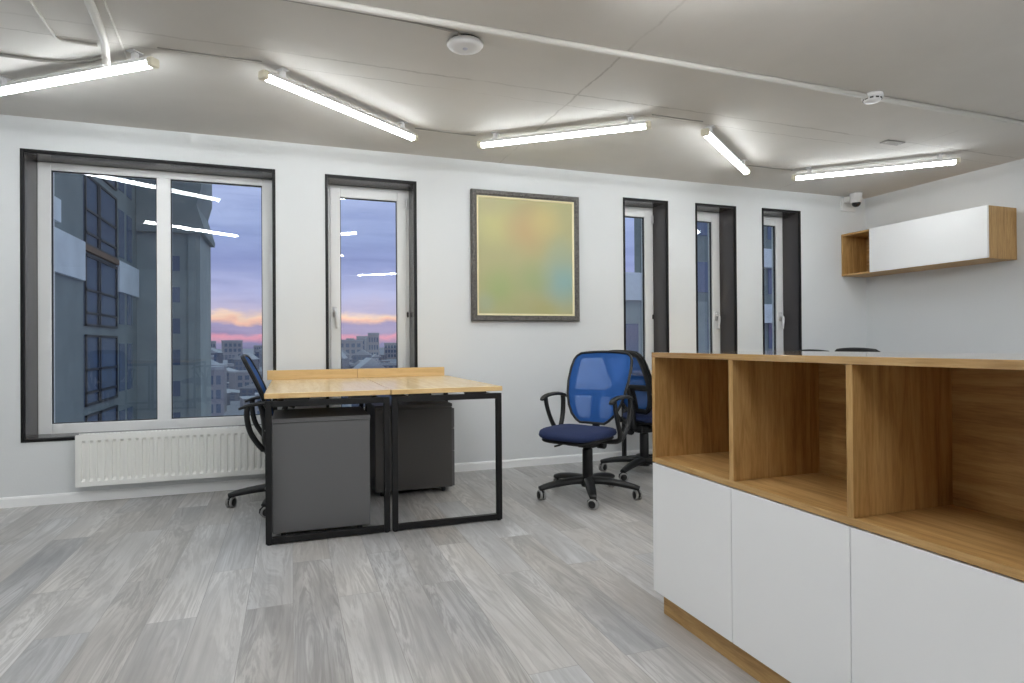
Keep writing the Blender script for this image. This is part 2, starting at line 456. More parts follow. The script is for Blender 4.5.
# ------------------------------------------------------------------ painting
def painting():
    t = thing('painting', 'framed abstract painting in blurred yellow, orange and blue on the white wall', 'painting', (1.779, YW, 1.680))
    w, h = .462, .514
    bm = NB()
    def loop(dx, y):  return [bm.verts.new(p) for p in ((-w+dx, y, -h+dx), (w-dx, y, -h+dx), (w-dx, y, h-dx), (-w+dx, y, h-dx))]
    pr = [(.0, -.004), (.0, -.034), (.006, -.040), (.030, -.038), (.036, -.032), (.044, -.030), (.046, -.012)]
    L = [loop(*p) for p in pr]
    for a, b in zip(L[:-1], L[1:]):
        for k in range(4): bm.faces.new((a[k], a[(k+1) % 4], b[(k+1) % 4], b[k]))
    fr = mat('weathered dark frame', (.07, .062, .055), .45); q = NT(fr)
    n = q.noise(q.coords((1,1,1)), 60, 5, .7)
    q.link(q.ramp(n.outputs['Fac'], [(.35, (.045, .04, .036)), (.65, (.13, .118, .105))]).outputs['Color'], q.b.inputs['Base Color']); q.bump(n.outputs['Fac'], .4, .003)
    obj('frame', bm, fr, t)
    bm = NB(); d = .044
    def loop2(dx, y): return [bm.verts.new(p) for p in ((-w+dx, y, -h+dx), (w-dx, y, -h+dx), (w-dx, y, h-dx), (-w+dx, y, h-dx))]
    L = [loop2(.042, -.027), loop2(.046, -.031), (loop2(.055, -.029)), loop2(.060, -.022)]
    for a, b in zip(L[:-1], L[1:]):
        for k in range(4): bm.faces.new((a[k], a[(k+1) % 4], b[(k+1) % 4], b[k]))
    obj('gilt_slip', bm, mat('gilt', (.82, .74, .48), .35, .25), t)
    cv = mat('abstract canvas', (.5, .5, .25), .45); q = NT(cv)
    tc = q.new('ShaderNodeTexCoord'); nz = q.noise(tc.outputs['Object'], 3.2, 2, .5)
    vm = q.new('ShaderNodeVectorMath', operation='SCALE'); vm.inputs['Scale'].default_value = .07
    sb = q.new('ShaderNodeVectorMath', operation='SUBTRACT'); q.link(nz.outputs['Color'], sb.inputs[0]); sb.inputs[1].default_value = (.5,.5,.5)
    q.link(sb.outputs[0], vm.inputs[0])
    ad = q.new('ShaderNodeVectorMath', operation='ADD'); q.link(tc.outputs['Object'], ad.inputs[0]); q.link(vm.outputs[0], ad.inputs[1])
    c = (.43, .41, .21)
    for (px, pz, rad, colr, amt) in ((-.26, .24, .25, (.62, .59, .25), .8), (.0, .22, .30, (.60, .42, .21), .85), (.16, .30, .22, (.68, .56, .24), .75), (-.30, .42, .16, (.50, .45, .25), .6),
                                (.0, .42, .16, (.5, .38, .2), .45), (.33, -.18, .32, (.28, .48, .48), .9), (.32, .05, .22, (.40, .47, .33), .6), (-.22, -.25, .26, (.38, .49, .20), .75), (.06, -.18, .22, (.36, .46, .22), .7),
                                (-.1, -.42, .2, (.46, .47, .22), .6), (.15, -.44, .2, (.46, .44, .17), .5), (-.36, -.38, .15, (.38, .47, .35), .5)):
        ds = q.new('ShaderNodeVectorMath', operation='DISTANCE'); q.link(ad.outputs[0], ds.inputs[0]); ds.inputs[1].default_value = (px, -.022, pz)
        mr = q.new('ShaderNodeMapRange', interpolation_type='SMOOTHSTEP'); q.link(ds.outputs['Value'], mr.inputs['Value'])
        mr.inputs['From Min'].default_value = 0; mr.inputs['From Max'].default_value = rad; mr.inputs['To Min'].default_value = amt; mr.inputs['To Max'].default_value = 0
        c = q.mix(mr.outputs[0], c, tuple(.86*v for v in colr))
    q.link(c, q.b.inputs['Base Color'])
    obj('canvas', boxm(-w+.05, w-.05, -.022, -.010, -h+.05, h-.05), cv, t)
    obj('backing_board', boxm(-w+.01, w-.01, -.010, -.002, -h+.01, h-.01), M['grey_dark'], t)
painting()

# ------------------------------------------------------------------ ceiling lamps
LAMPS = [((-1.55, 4.06), (-.6, 3.34)), ((-.135, 3.33), (.777, 4.04)), ((1.2, 4.05), (2.14, 3.31)), ((2.52, 3.31), (3.48, 4.02)), ((3.95, 4.02), (4.79, 3.24)), ((-2.86, 3.33), (-1.93, 4.04))]
def lamp_proto():
    t = thing('tube_lamp', '', 'lamp')
    L = 1.17
    bm = NB()                                   # glowing lower body, rounded section
    pr = [(-.0245, -.002), (-.025, -.012), (-.014, -.028), (0, -.033), (.014, -.028), (.025, -.012), (.0245, -.002)]
    e = [[bm.verts.new((sx*(L/2-.035), y, z)) for y, z in pr] for sx in (-1, 1)]
    for k in range(len(pr)-1):
        f = bm.faces.new((e[0][k], e[0][k+1], e[1][k+1], e[1][k])); f.smooth = True
    bm.faces.new(e[0]); bm.faces.new(e[1][::-1])
    bm.faces.new((e[0][0], e[1][0], e[1][-1], e[0][-1]))
    obj('diffuser', bm, M['tube'], t)
    obj('housing', boxm(-(L/2-.033), L/2-.033, -.0255, .0255, -.0075, .010), M['lamp_body'], t, bevel=.002)
    for sx in (-1, 1):
        bm = NB(); a, b = sorted((sx*(L/2-.0345), sx*(L/2)))
        box(bm, a, b, -.027, .027, -.032, .0125)
        obj('end_cap', bm, M['cap'], t, bevel=.010, seg=3)
        bm = NB(); x = sx*(L/2-.13)
        box(bm, x-.022, x+.022, -.018, .018, .0125, .018); box(bm, x-.012, x+.012, -.012, .012, .018, .055); box(bm, x-.022, x+.022, -.03, .03, .053, .0585)
        obj('ceiling_clip', bm, M['white_plastic'], t, bevel=.001)
    return t
LAMP_LABEL = {(0, 0): 'lit tube lamp on the ceiling at the far left, partly out of frame', (0, 1): 'lit tube lamp on the ceiling between the wide window and the window behind the desk',
              (0, 2): 'lit tube lamp on the ceiling above the painting', (0, 3): 'short-looking lit tube lamp on the ceiling, pointing towards the three narrow windows',
              (0, 4): 'lit tube lamp on the ceiling nearest to the far right corner', (0, 5): 'added unseen tube lamp on the ceiling further left, outside the picture'}  # the leftmost lamp is unseen, added for room lighting
def clone(root):
    """copy a thing with its parts and their sub-parts"""
    r = root.copy(); COL.objects.link(r)
    for ch in list(root.children):
        c = ch.copy(); COL.objects.link(c); c.parent = r
        for g in list(ch.children):
            d = g.copy(); COL.objects.link(d); d.parent = c
    return r
ROWS = ((0,1,2,3,4,5), (0,1,2), (1,3,4), (1,2,3,4))  # later rows: some read from pane reflections, others added to brighten the foreground
lp = lamp_proto()
bright = None
first = True
for row, dy in enumerate((0, -2.02, -4.04, -6.06)):
    for k, (a, b) in enumerate(LAMPS):
        if k not in ROWS[row]: continue
        if row == 3: a, b = (a[0], b[1]), (b[0], a[1])
        o = lp if first else clone(lp); first = False
        o.location = ((a[0]+b[0])/2, (a[1]+b[1])/2 + dy, H-.0585)
        o.rotation_euler = (0, 0, math.atan2(b[1]-a[1], b[0]-a[0]))
        if row:                          # emission boosted on these rows to lift the dim foreground
            for c in o.children:
                if c.name.startswith('diffuser'):
                    if bright is None: bright = c.data.copy(); bright.materials[0] = M['tube_bright']
                    c.data = bright
        if row == 0:
            o['label'] = LAMP_LABEL[(0, k)]; o['group'] = 'tube lamps in a zigzag row along the window wall'
        else:
            o['label'] = 'lit unseen tube lamp of the %s zigzag row, %s from the left wall' % (('second', 'third', 'fourth')[row-1], ('first', 'second', 'third', 'fourth')[ROWS[row].index(k)])
            o['group'] = 'tube lamps behind the viewer, mirrored in the panes'

# ------------------------------------------------------------------ ceiling fittings
def curve_thing(name, label, cat, pts, r, m, sm=0):
    bm = NB(); tube(bm, pts, r, 10, smooth_pts=sm)
    return tag(obj(name, bm, m), label, cat)
curve_thing('conduit', 'long painted conduit pipe running across the ceiling past the smoke detector', 'pipe', [(-.6, 2.643, H-.0155), (.5, 2.643, H-.0155), (XR, 2.643, H-.0155)], .0155, M['pipe'])
curve_thing('cable', 'dark painted cable beside the conduit, ending at the round white ceiling disc', 'cable', [(-.55, 2.69, H-.006), (.05, 2.69, H-.006), (.70, 2.70, H-.006), (.77, 2.775, H-.008)], .006, M['cable'], 1)
curve_thing('drain_pipe', 'thick white pipe on the ceiling at upper left, bent down behind the lamp', 'pipe', [(-.735, 2.2, H-.018), (-.74, 2.5, H-.018), (-.80, 3.25, H-.018), (-.825, 3.38, H-.020), (-.835, 3.43, H-.035), (-.835, 3.435, H-.082)], .018, M['pipe'], 2)
curve_thing('cable', 'thin cable on the ceiling at upper left, right of the bent white pipe', 'cable', [(-.62, 2.2, H-.005), (-.725, 2.96, H-.005), (-.765, 3.51, H-.005)], .005, M['pipe'])
curve_thing('cable', 'thin angled conduit on the ceiling at upper left, end run drawn for a shadow gap', 'cable', [(-.99, 1.5, H-.007), (-1.01, 3.05, H-.007), (-1.02, 3.36, H-.007), (-1.0, 3.39, H-.007), (-.862, 3.395, H-.007)], .007, M['pipe'])  # the last run towards the pipe stands for a shadow gap
curve_thing('cable', 'grey rough plaster edge curving along the ceiling behind the far left lamp', 'cable', [(-2.4, 3.60, H-.008), (-1.33, 3.65, H-.008), (-1.12, 3.66, H-.008), (-.95, 3.60, H-.008), (-.875, 3.52, H-.008)], .008, M['cable'], 1)  # thin tube stands in for a rough plaster edge
for (a, b, lab) in (((-.60, 3.335), (-.135, 3.33), 'thin supply cable on the ceiling linking the far left lamp to its neighbour'), ((.777, 4.04), (1.2, 4.05), 'thin supply cable on the ceiling linking the two lamps nearest the painting'),
               ((2.14, 3.32), (2.52, 3.32), 'thin supply cable on the ceiling between the lamp above the painting and the short-looking lamp'), ((3.48, 4.03), (3.95, 4.03), 'thin supply cable on the ceiling leading to the lamp in the right corner')):
    curve_thing('lamp_cable', lab, 'cable', [(*a, H-.0025), ((a[0]+b[0])/2, (a[1]+b[1])/2+.004, H-.0025), (*b, H-.0025)], .003, M['cable'])

t = thing('ceiling_disc', 'round white flat access point disc on the ceiling beside the conduit', 'ceiling fitting', (.78, 2.80, H))
bm = NB(); lathe(bm, [(0, 0), (.07, 0), (.07, -.010), (.080, -.014)] , seg=32); obj('mounting_ring', bm, M['gap'], t)
bm = NB(); lathe(bm, [(.060, -.010), (.084, -.013), (.086, -.020), (.078, -.030), (.05, -.035), (0, -.037)], seg=40); obj('cover', bm, M['white_plastic'], t)
bm = NB(); lathe(bm, [(.012, -.0362), (.012, -.039), (.0, -.039)], seg=20); obj('indicator', bm, mat('pale grey badge', (.55, .56, .66), .4), t)
t = thing('smoke_detector', 'small white smoke detector mounted on the ceiling conduit', 'smoke detector', (3.19, 2.643, H))
bm = NB(); lathe(bm, [(0, 0), (.055, 0), (.058, -.012), (.056, -.022), (.048, -.024), (.047, -.034), (.040, -.042), (.0, -.045)], seg=32); obj('body', bm, M['white_plastic'], t)
for k in range(10):
    a = 2*PI*k/10
    bm = NB(); box(bm, .044, .0495, -.009, .009, -.0335, -.0255); bmesh.ops.rotate(bm, verts=bm.verts, matrix=Matrix.Rotation(a, 3, 'Z')); obj('vent_slot', bm, M['gap'], t)
t = thing('junction_plate', 'small flat grey cover plate on the ceiling above the right-hand lamp', 'cover plate', (4.09, 3.23, H))
bm = NB(); box(bm, -.085, .085, -.035, .035, -.009, 0); obj('plate', bm, M['cable'], t, bevel=.004)
for sx in (-1, 1):
    bm = NB(); lathe(bm, [(0, -.0115), (.005, -.011), (.006, -.0085)], (sx*.065, 0, 0), 10); obj('screw', bm, M['steel'], t)
t = thing('security_camera', 'small white dome camera under the ceiling in the far corner', 'camera', (5.17, 4.47, H))
bm = NB(); lathe(bm, [(0, 0), (.056, 0), (.056, -.02), (.052, -.024), (.052, -.085), (.047, -.092), (.038, -.094)], seg=32); obj('body', bm, M['white_plastic'], t)
bm = NB(); lathe(bm, [(.040, -.090), (.040, -.100), (.034, -.118), (.020, -.130), (0, -.135)], seg=28); obj('dome', bm, M['dark_glass'], t)
bm = NB(); box(bm, -.045, .13, .118, .1428, -.15, -.025); box(bm, -.03, .03, .045, .12, -.07, -.015); obj('wall_bracket', bm, M['lamp_body'], t, bevel=.006)

# ------------------------------------------------------------------ desks
def desk(name, label, x0, x1, y0, y1, user_side, group):
    """user_side -1: sitter on the -x side, +1: on the +x side"""
    t = thing('office_desk', label, 'desk', (x0, y0, 0), group=group)
    W, L = x1-x0, y1-y0
    TT = .026
    bm = NB(); box(bm, 0, W, 0, L, .75-TT, .75)
    for f in bm.faces:
        if abs(f.normal.y) > .5 or True:
            c = f.calc_center_median()
            f.material_index = 0 if c.z > .7499 or c.z < .7241 else 1
    obj('tabletop', bm, [M['maple'], M['maple_edge']], t, bevel=.002)
    s = .030
    ft = .712
    for yy in (.002, L-.002-s):
        bm = NB()
        box(bm, .004, .004+s, yy, yy+s, .006, ft); box(bm, W-.004-s, W-.004, yy, yy+s, .006, ft)
        box(bm, .004+s, W-.004-s, yy, yy+s, ft-s, ft); box(bm, .004+s, W-.004-s, yy, yy+s, .006, .006+s)
        o = obj('end_frame', bm, M['black_metal'], t, bevel=.002)
        for xx in (.02, W-.02):
            bm = NB(); lathe(bm, [(0, 0), (.012, 0), (.012, .0065)], (xx, yy+s/2, 0), 12); obj('foot', bm, M['black_plastic'], o)
        for xx in (W*.25, W*.75):
            obj('spacer', boxm(xx-.06, xx+.06, yy+.002, yy+s-.002, ft, .75-TT), M['black_metal'], o)
    for xx in (.06, W-.06-.03):
        obj('crossbar', boxm(xx, xx+.03, .002+s, L-.002-s, ft-.03, ft), M['black_metal'], t)
    return t
G = 'pair of desks in the middle of the room'
D0 = desk('', 'left one of the two joined pale wooden desks, grey drawer unit under its near end', -.13, .488, 3.255, 4.545, -1, G)
D1 = desk('', 'right one of the two joined pale wooden desks, open black frame at its near end', .492, 1.11, 3.255, 4.545, 1, G)
for d, (a, b) in ((D0, (-.030, .57)), (D1, (-.05, .588))):
    bm = NB(); W = .618
    lo, hi = a, b
    box(bm, lo, hi, 1.262, 1.288, .7503, .815)
    o = obj('back_ledge', bm, M['maple_edge'], d, bevel=.002)
G2 = 'pair of desks behind the low cabinet'
desk('', 'pale wooden desk mostly hidden behind the low cabinet, left one of its pair', 2.60, 3.218, 3.255, 4.545, -1, G2)
desk('', 'pale wooden desk hidden behind the low cabinet, right one of its pair', 3.222, 3.84, 3.255, 4.545, 1, G2)

desk('', 'pale wooden desk mirrored in the wide window, left one of its mirrored pair', -2.66, -2.042, -2.3, -1.05, -1, 'pair of desks mirrored in the wide window')
desk('', 'pale wooden desk mirrored in the wide window, right one of its mirrored pair', -2.038, -1.42, -2.3, -1.05, 1, 'pair of desks mirrored in the wide window')
# ------------------------------------------------------------------ drawer units
def caster_small(t, x, y):
    bm = NB()
    lathe(bm, [(0, -.012), (.018, -.012), (.020, -.008), (.020, .008), (.018, .012), (0, .012)], (0, 0, .020), 16, 'x')
    box(bm, -.014, .014, -.012, .012, .030, .037)
    obj('caster', bm, M['black_plastic'], t, loc=(x, y, 0))
def pedestal(label, x0, y0, w, d, h, front, group, body):
    t = thing('drawer_unit', label, 'drawer unit', (x0, y0, 0), group=group)
    z0 = .036
    obj('carcass', boxm(0, w, 0, d, z0, h-.024), body, t, bevel=.002)
    obj('top', boxm(-.002, w+.002, -.004, d+.002, h-.022, h), M['grey_dark'] if body is M['grey_dark'] else M['grey_front'], t, bevel=.002)
    # drawers open towards the sitter
    xx = 0 if front < 0 else w
    zz = [z0+.004, z0+.24, z0+.39, h-.03]
    for a, b in zip(zz[:-1], zz[1:]):
        q0, q1 = sorted((xx, xx+front*.018))
        dr = obj('drawer', boxm(q0, q1, .004, d-.004, a, b-.004), M['grey_front'], t, bevel=.002)
        bm = NB(); xe = xx+front*.018
        tube(bm, [(xe, d/2-.06, b-.05), (xe+front*.022, d/2-.055, b-.05), (xe+front*.022, d/2+.055, b-.05), (xe, d/2+.06, b-.05)], .005, 8)
        obj('handle', bm, M['steel'], dr)
    for cx in (.05, w-.05):
        for cy in (.05, d-.05): caster_small(t, cx, cy)
GD = 'grey drawer units under the desks'
pedestal('mid-grey drawer unit on casters under the near end of the left desk', -.094, 3.325, .482, .48, .615, -1, GD, M['grey_front'])
pedestal('dark grey-brown drawer unit on casters under the far end of the right desk', .50, 4.0, .505, .46, .592, 1, GD, M['grey_dark'])

# ------------------------------------------------------------------ task chairs (front faces local -Y)
def chair_proto():
    t = thing('task_chair', '', 'chair')
    # star base with five casters
    bm = NB()
    lathe(bm, [(0, .066), (.040, .066), (.046, .085), (.044, .120), (.034, .135), (0, .135)], seg=20)
    for k in range(5):
        a = 2*PI*k/5; c, s = math.cos(a), math.sin(a)
        tube(bm, [(c*r, s*r, z) for r, z in ((.02, .104), (.10, .108), (.20, .098), (.285, .084), (.330, .072))], [.036, .034, .031, .027, .021], 10, flat=.72, smooth_pts=1)
    base = obj('base', bm, M['black_frame'], t, smooth=True)
    for k in range(5):
        a = 2*PI*k/5; c, s = math.cos(a), math.sin(a)
        bm = NB()
        for off in (-.013, .013):
            # twin wheels: dark hub, grey tread
            w0 = off-.008; w1 = off+.008
            lathe(bm, [(0, w0), (.021, w0), (.023, w0+.002)], (0, 0, .032), 18, 'y', 0)
            lathe(bm, [(.023, w0+.001), (.030, w0+.001), (.032, w0+.004), (.032, w1-.004), (.030, w1-.001), (.023, w1-.001)], (0, 0, .032), 18, 'y', 1)
            lathe(bm, [(.023, w1-.002), (.021, w1), (0, w1)], (0, 0, .032), 18, 'y', 0)
        # hood over the wheels and the stem
        hood = [(-.036, .028), (-.034, .050), (-.014, .066), (.012, .066), (.028, .052)]
        e = [[bm.verts.new((hx, yy, hz)) for hx, hz in hood] for yy in (-.006, .006)]
        for i in range(len(hood)-1): bm.faces.new((e[0][i], e[0][i+1], e[1][i+1], e[1][i]))
        bm.faces.new(e[0]); bm.faces.new(e[1][::-1]); bm.faces.new((e[0][0], e[1][0], e[1][-1], e[0][-1]))
        tube(bm, [(0, 0, .058), (0, 0, .080)], .009, 10)
        o = obj('caster', bm, [M['black_plastic'], M['grey_ring']], base)
        o.location = (c*.316, s*.316, 0); o.rotation_euler = (0, 0, a + (1.1, 2.2, .6, 2.7, 1.7)[k])
    # gas column
    bm = NB(); lathe(bm, [(.030, .125), (.034, .14), (.033, .30), (.029, .31), (.020, .312), (.020, .36)], seg=20); obj('column', bm, M['black_plastic'], t)
    # tilt mechanism and back arm
    bm = NB(); box(bm, -.075, .075, -.14, .09, .338, .376); box(bm, -.05, .05, -.04, .07, .315, .34); tube(bm, [(.02, .10, .325), (.075, .10, .325)], .028, 14)
    obj('tilt_mechanism', bm, M['black_plastic'], t, bevel=.006)
    bm = NB(); tube(bm, [(-.06, -.02, .352), (-.13, -.045, .345), (-.17, -.055, .322), (-.215, -.06, .308)], [.004, .004, .007, .006], 8, smooth_pts=1); obj('lever', bm, M['black_plastic'], t)
    # seat: puffed rounded cushion over a thin shell
    def pad(zc, th, w, d, puff, n=5, dy=-.118):
        bm = NB(); N = 40; rings = []
        for lv in range(-n, n+1):
            ph = lv/n*PI/2; rr = max(math.cos(ph), 0)**.45; z = zc + th*math.sin(ph)
            ring_ = []
            for k in range(N):
                a = 2*PI*k/N; c, s = math.cos(a), math.sin(a); e = .52
                x = math.copysign(abs(c)**e, c)*w*rr; y = math.copysign(abs(s)**e, s)*d*rr
                # waterfall front edge and a gentle dish
                zz = z - (.030*max(0, (-y/d-.45))**1.5 if True else 0) + (.012*(abs(x)/w)**2 if lv > 0 else 0)
                ring_.append(bm.verts.new((x, y+dy, zz)))
            rings.append(ring_)
        for a, b in zip(rings[:-1], rings[1:]):
            for k in range(N): bm.faces.new((a[k], a[(k+1) % N], b[(k+1) % N], b[k]))
        bm.faces.new(rings[0][::-1]); bm.faces.new(rings[-1])
        return bm
    obj('seat', pad(.422, .034, .212, .210, 1), M['seat'], t, smooth=True)
    obj('seat_shell', pad(.390, .014, .196, .195, 1), M['black_plastic'], t, smooth=True)
    # backrest: mesh stretched in a thin shield-shaped frame
    Z0, Z1 = .466, .910
    def half(u):       # half width at height fraction u
        pts = [(0, .090), (.04, .120), (.12, .158), (.25, .190), (.42, .213), (.60, .225), (.80, .226), (.92, .218), (.97, .204), (1.0, .176)]
        for (a, b), (c, d) in zip(pts[:-1], pts[1:]):
            if u <= c: 
                f = (u-a)/(c-a); return b+(d-b)*f
        return pts[-1][1]
    def surf(x, u):
        z = Z0 + (Z1-Z0)*u
        y = .048 + .172*u + .03*(u-.45)**2*2 - .32*x*x
        return Vector((x, y, z + (.018*(1-(x/.23)**2) if u > .9 else 0)*(u-.9)*10))
    us = [0, .02, .04, .08, .12, .18, .25, .33, .42, .51, .60, .70, .80, .87, .92, .95, .97, .985, 1.0]
    bm = NB(); nx = 14
    g = [[bm.verts.new(surf(half(u)*(2*k/nx-1), u)) for k in range(nx+1)] for u in us]
    for a, b in zip(g[:-1], g[1:]):
        for k in range(nx): bm.faces.new((a[k], a[k+1], b[k+1], b[k]))
    back = obj('backrest', bm, M['mesh'], t, smooth=True)
    outline = [surf(half(u), u) for u in us] + [surf(half(1)*(1-2*k/nx), 1) for k in range(1, nx)] + [surf(-half(u), u) for u in us[::-1]] + [surf(-half(0)*(1-2*k/nx), 0) for k in range(1, nx)]
    bm = NB(); tube(bm, [*outline, outline[0], outline[1]], .0088, 8, flat=1.0, caps=False); obj('back_frame', bm, M['black_frame'], back, smooth=True)
    # wide moulded shell behind the mesh: rim, lumbar bar and stem, with openings between
    bm = NB(); U_ = [0, .035, .07, .14, .22, .30, .385, .43, .475, .55, .64, .74, .84, .90, .935, .97, 1.0]; S_ = [-1, -.9, -.80, -.6, -.4, -.17, 0, .17, .4, .6, .80, .9, 1]
    g = [[bm.verts.new(surf(half(u)*q*.985, u) + Vector((0, .012, 0))) for q in S_] for u in U_]
    for r_ in range(len(U_)-1):
        for k in range(len(S_)-1):
            um, sm = (U_[r_]+U_[r_+1])/2, abs(S_[k]+S_[k+1])/2
            if sm > .80 or um > .935 or um < .07 or .385 < um < .475 or (sm < .17 and um < .43):
                bm.faces.new((g[r_][k], g[r_][k+1], g[r_+1][k+1], g[r_+1][k]))
    for v in [v for v in bm.verts if not v.link_faces]: bm.verts.remove(v)
    sh = obj('back_shell', bm, M['black_frame'], back, smooth=True)
    md = sh.modifiers.new('thickness', 'SOLIDIFY'); md.thickness = .010; md.offset = 0
    bm = NB(); tube(bm, [(0, .06, .352), (0, .100, .354), (0, .115, .39), (0, .112, .45), (0, .128, .56), (0, .156, .645)], [.028, .028, .027, .025, .020, .014], 10, smooth_pts=1); obj('back_support', bm, M['black_frame'], t, smooth=True)
    # armrests: droop-ended pad on a V loop
    for s in (-1, 1):
        bm = NB(); X = s*.252
        tube(bm, [(X, -.150, .618), (X, -.135, .632), (X, -.08, .648), (X, .02, .652), (X, .10, .642), (X*.97, .150, .622)], [.014, .021, .024, .024, .021, .014], 12, flat=.5, smooth_pts=1)
        tube(bm, [(X, -.105, .640), (X*1.0, -.095, .58), (X*.985, -.055, .49), (X*.96, -.01, .42), (X*.90, .01, .372), (X*.60, .01, .362), (s*.06, .01, .360)], [.014, .014, .014, .016, .017, .015, .013], 10, smooth_pts=2)
        tube(bm, [(X, .105, .640), (X*1.0, .110, .58), (X*.985, .095, .49), (X*.96, .055, .42), (X*.90, .02, .375)], [.016, .016, .016, .016, .016], 10, smooth_pts=2)
        obj('armrest', bm, M['black_frame'], t, smooth=True)
    return t
cp = chair_proto()
GC = 'blue office chairs'
CH = [(1.793, 3.566, 213, 248.7, 'blue mesh office chair standing free on the floor right of the desks, facing forward', 0),
      (2.49, 4.01, 11, 139, 'blue mesh office chair seen from behind, between the free-standing chair and the low cabinet', 0),
      (-.038, 4.10, 0, 178, 'blue mesh office chair pushed in at the left side of the desk, near the radiator', 0),
      (4.43, 3.65, 0, 30, 'office chair behind the low cabinet, larger black back top of the two showing', 0),
      (4.59, 4.24, 0, 60, 'office chair behind the low cabinet, only a sliver of its back top showing', -.020),
      (-2.45, -.62, 272, 20, 'office chair mirrored in the wide window, standing before the mirrored desk', 0),
      (-1.36, -1.55, 180, 50, 'office chair mirrored in the wide window, at the side of the mirrored desk', 0)]
for i, (x, y, face, cast, lab, dz) in enumerate(CH):
    o = cp if i == 0 else clone(cp)
    o.location = (x, y, 0); o.rotation_euler = (0, 0, math.radians(face-270))
    o['label'] = lab; o['group'] = GC
    for c in o.children:
        if c.name.startswith('base'): c.rotation_euler = (0, 0, math.radians(cast - (face-270)))
        elif dz and not c.name.startswith('column'): c.location.z += dz
        if i == 2 and c.name.startswith('arm'): c.location.y += .10      # arm pads pushed back on their slides

# ------------------------------------------------------------------ low oak cabinet in the foreground
def low_cabinet():
    X0 = 1.245; Yfar = 1.95; pitch = .419; n = 4; T = .0185; D = .55; B = .338
    t = thing('low_cabinet', 'long low oak cabinet with open niches above white doors in the right foreground', 'cabinet', (X0, Yfar, 0))
    zt, zm, zb = .953, .552, .082
    Lg = n*pitch + T
    obj('top_board', boxm(0, D, -Lg, 0, zt-T, zt), M['oak_top'], t, bevel=.001)
    obj('middle_board', boxm(.001, B, -Lg+T, -T, zm, zm+T), M['oak_y'], t, bevel=.001)
    obj('bottom_board', boxm(.02, D-.012, -Lg+T, -T, zb, zb+T), M['oak_y'], t)
    for k in (0, n):
        y = -k*pitch
        obj('side_panel', boxm(.0005, D, y-T, y, zm, zt-T), M['oak_z'], t, bevel=.001)
        obj('lower_side_panel', boxm(.020, D, y-T, y, zb, zm-.0003), M['oak_z'], t)
    for k in range(1, n):
        y = -k*pitch
        obj('divider', boxm(.002, B, y-T, y, zm+T+.0002, zt-T-.0002), M['oak_z'], t, bevel=.001)
    obj('back_panel', boxm(B, B+.012, -Lg+T, -T, zb, zt-T), M['oak_y'], t)
    obj('rear_panel', boxm(D-.016, D-.001, -Lg+T, -T, zb, zt-T), M['white_lacquer'], t)
    gap = .0025
    for k in range(n):
        a = 0 if k == 0 else -k*pitch-T/2
        b = -(k+1)*pitch-T/2 if k < n-1 else -Lg
        obj('door', boxm(0, .0185, b+gap/2, a-gap/2, zb, zm-.004), M['white_lacquer'], t, bevel=.0012)
    obj('plinth', boxm(.030, D-.02, -Lg+.02, -.022, 0, zb), M['oak_y'], t)
low_cabinet()

# ------------------------------------------------------------------ wall cabinet
def wall_cabinet():
    D = .325; y0, y1 = 3.243, YW; z0, z1 = 1.628, 2.042; T = .018
    t = thing('wall_cabinet', 'long oak wall cabinet with white door and open end niche on the right wall', 'cabinet', (XR, y0, z0))
    L = y1-y0; h = z1-z0
    obj('top_board', boxm(-D, 0, T, L-T, h-T, h), M['oak_y'], t, bevel=.001)
    obj('bottom_board', boxm(-D, 0, T, L-T, 0, T), M['oak_y'], t, bevel=.001)
    obj('side_panel', boxm(-D, 0, 0, T, 0, h), M['oak_z'], t, bevel=.001)
    obj('side_panel', boxm(-D, 0, L-T, L-.001, 0, h), M['oak_z'], t, bevel=.001)
    dy = 4.285-y0
    obj('divider', boxm(-D+.002, -.01, dy-T, dy, T, h-T), M['oak_z'], t)
    obj('back_panel', boxm(-.011, -.001, T, L-T, T, h-T), M['oak_y'], t)
    obj('door', boxm(-D-.019, -D-.0005, .001, dy-.001, .005, h), M['white_lacquer'], t, bevel=.001)
wall_cabinet()

# ------------------------------------------------------------------ the world outside
def facade(name, c, rough=.7):
    m = mat(name, c, rough); q = NT(m); v = q.coords((1,1,1))
    n = q.noise(v, .6, 4, .6)
    q.link(q.ramp(n.outputs['Fac'], [(.3, tuple(x*.85 for x in c)), (.7, tuple(min(1, x*1.12) for x in c))]).outputs['Color'], q.b.inputs['Base Color'])
    return m
M['slate'] = facade('slate render', (.23, .27, .27))
M['tower'] = facade('grey green render', (.31, .36, .35))
M['panel'] = facade('white facade panel', (.78, .84, .86), .5)
M['soffit'] = facade('brown timber soffit', (.22, .14, .09))
M['win_dark'] = mat('dark facade glass', (.13, .17, .26), .06, 0, 1.0)  # bluish base colour paints in part of the sky reflection
M['mullion'] = mat('dark facade frames', (.03, .034, .04), .5)
GZ = -36.0
struct('ground', boxm(-4000, 4000, 12, 7000, GZ-1, GZ), facade('dusky snowy ground', (.30, .31, .36), .9), 'snow-dusted city ground far below the windows', 'ground')

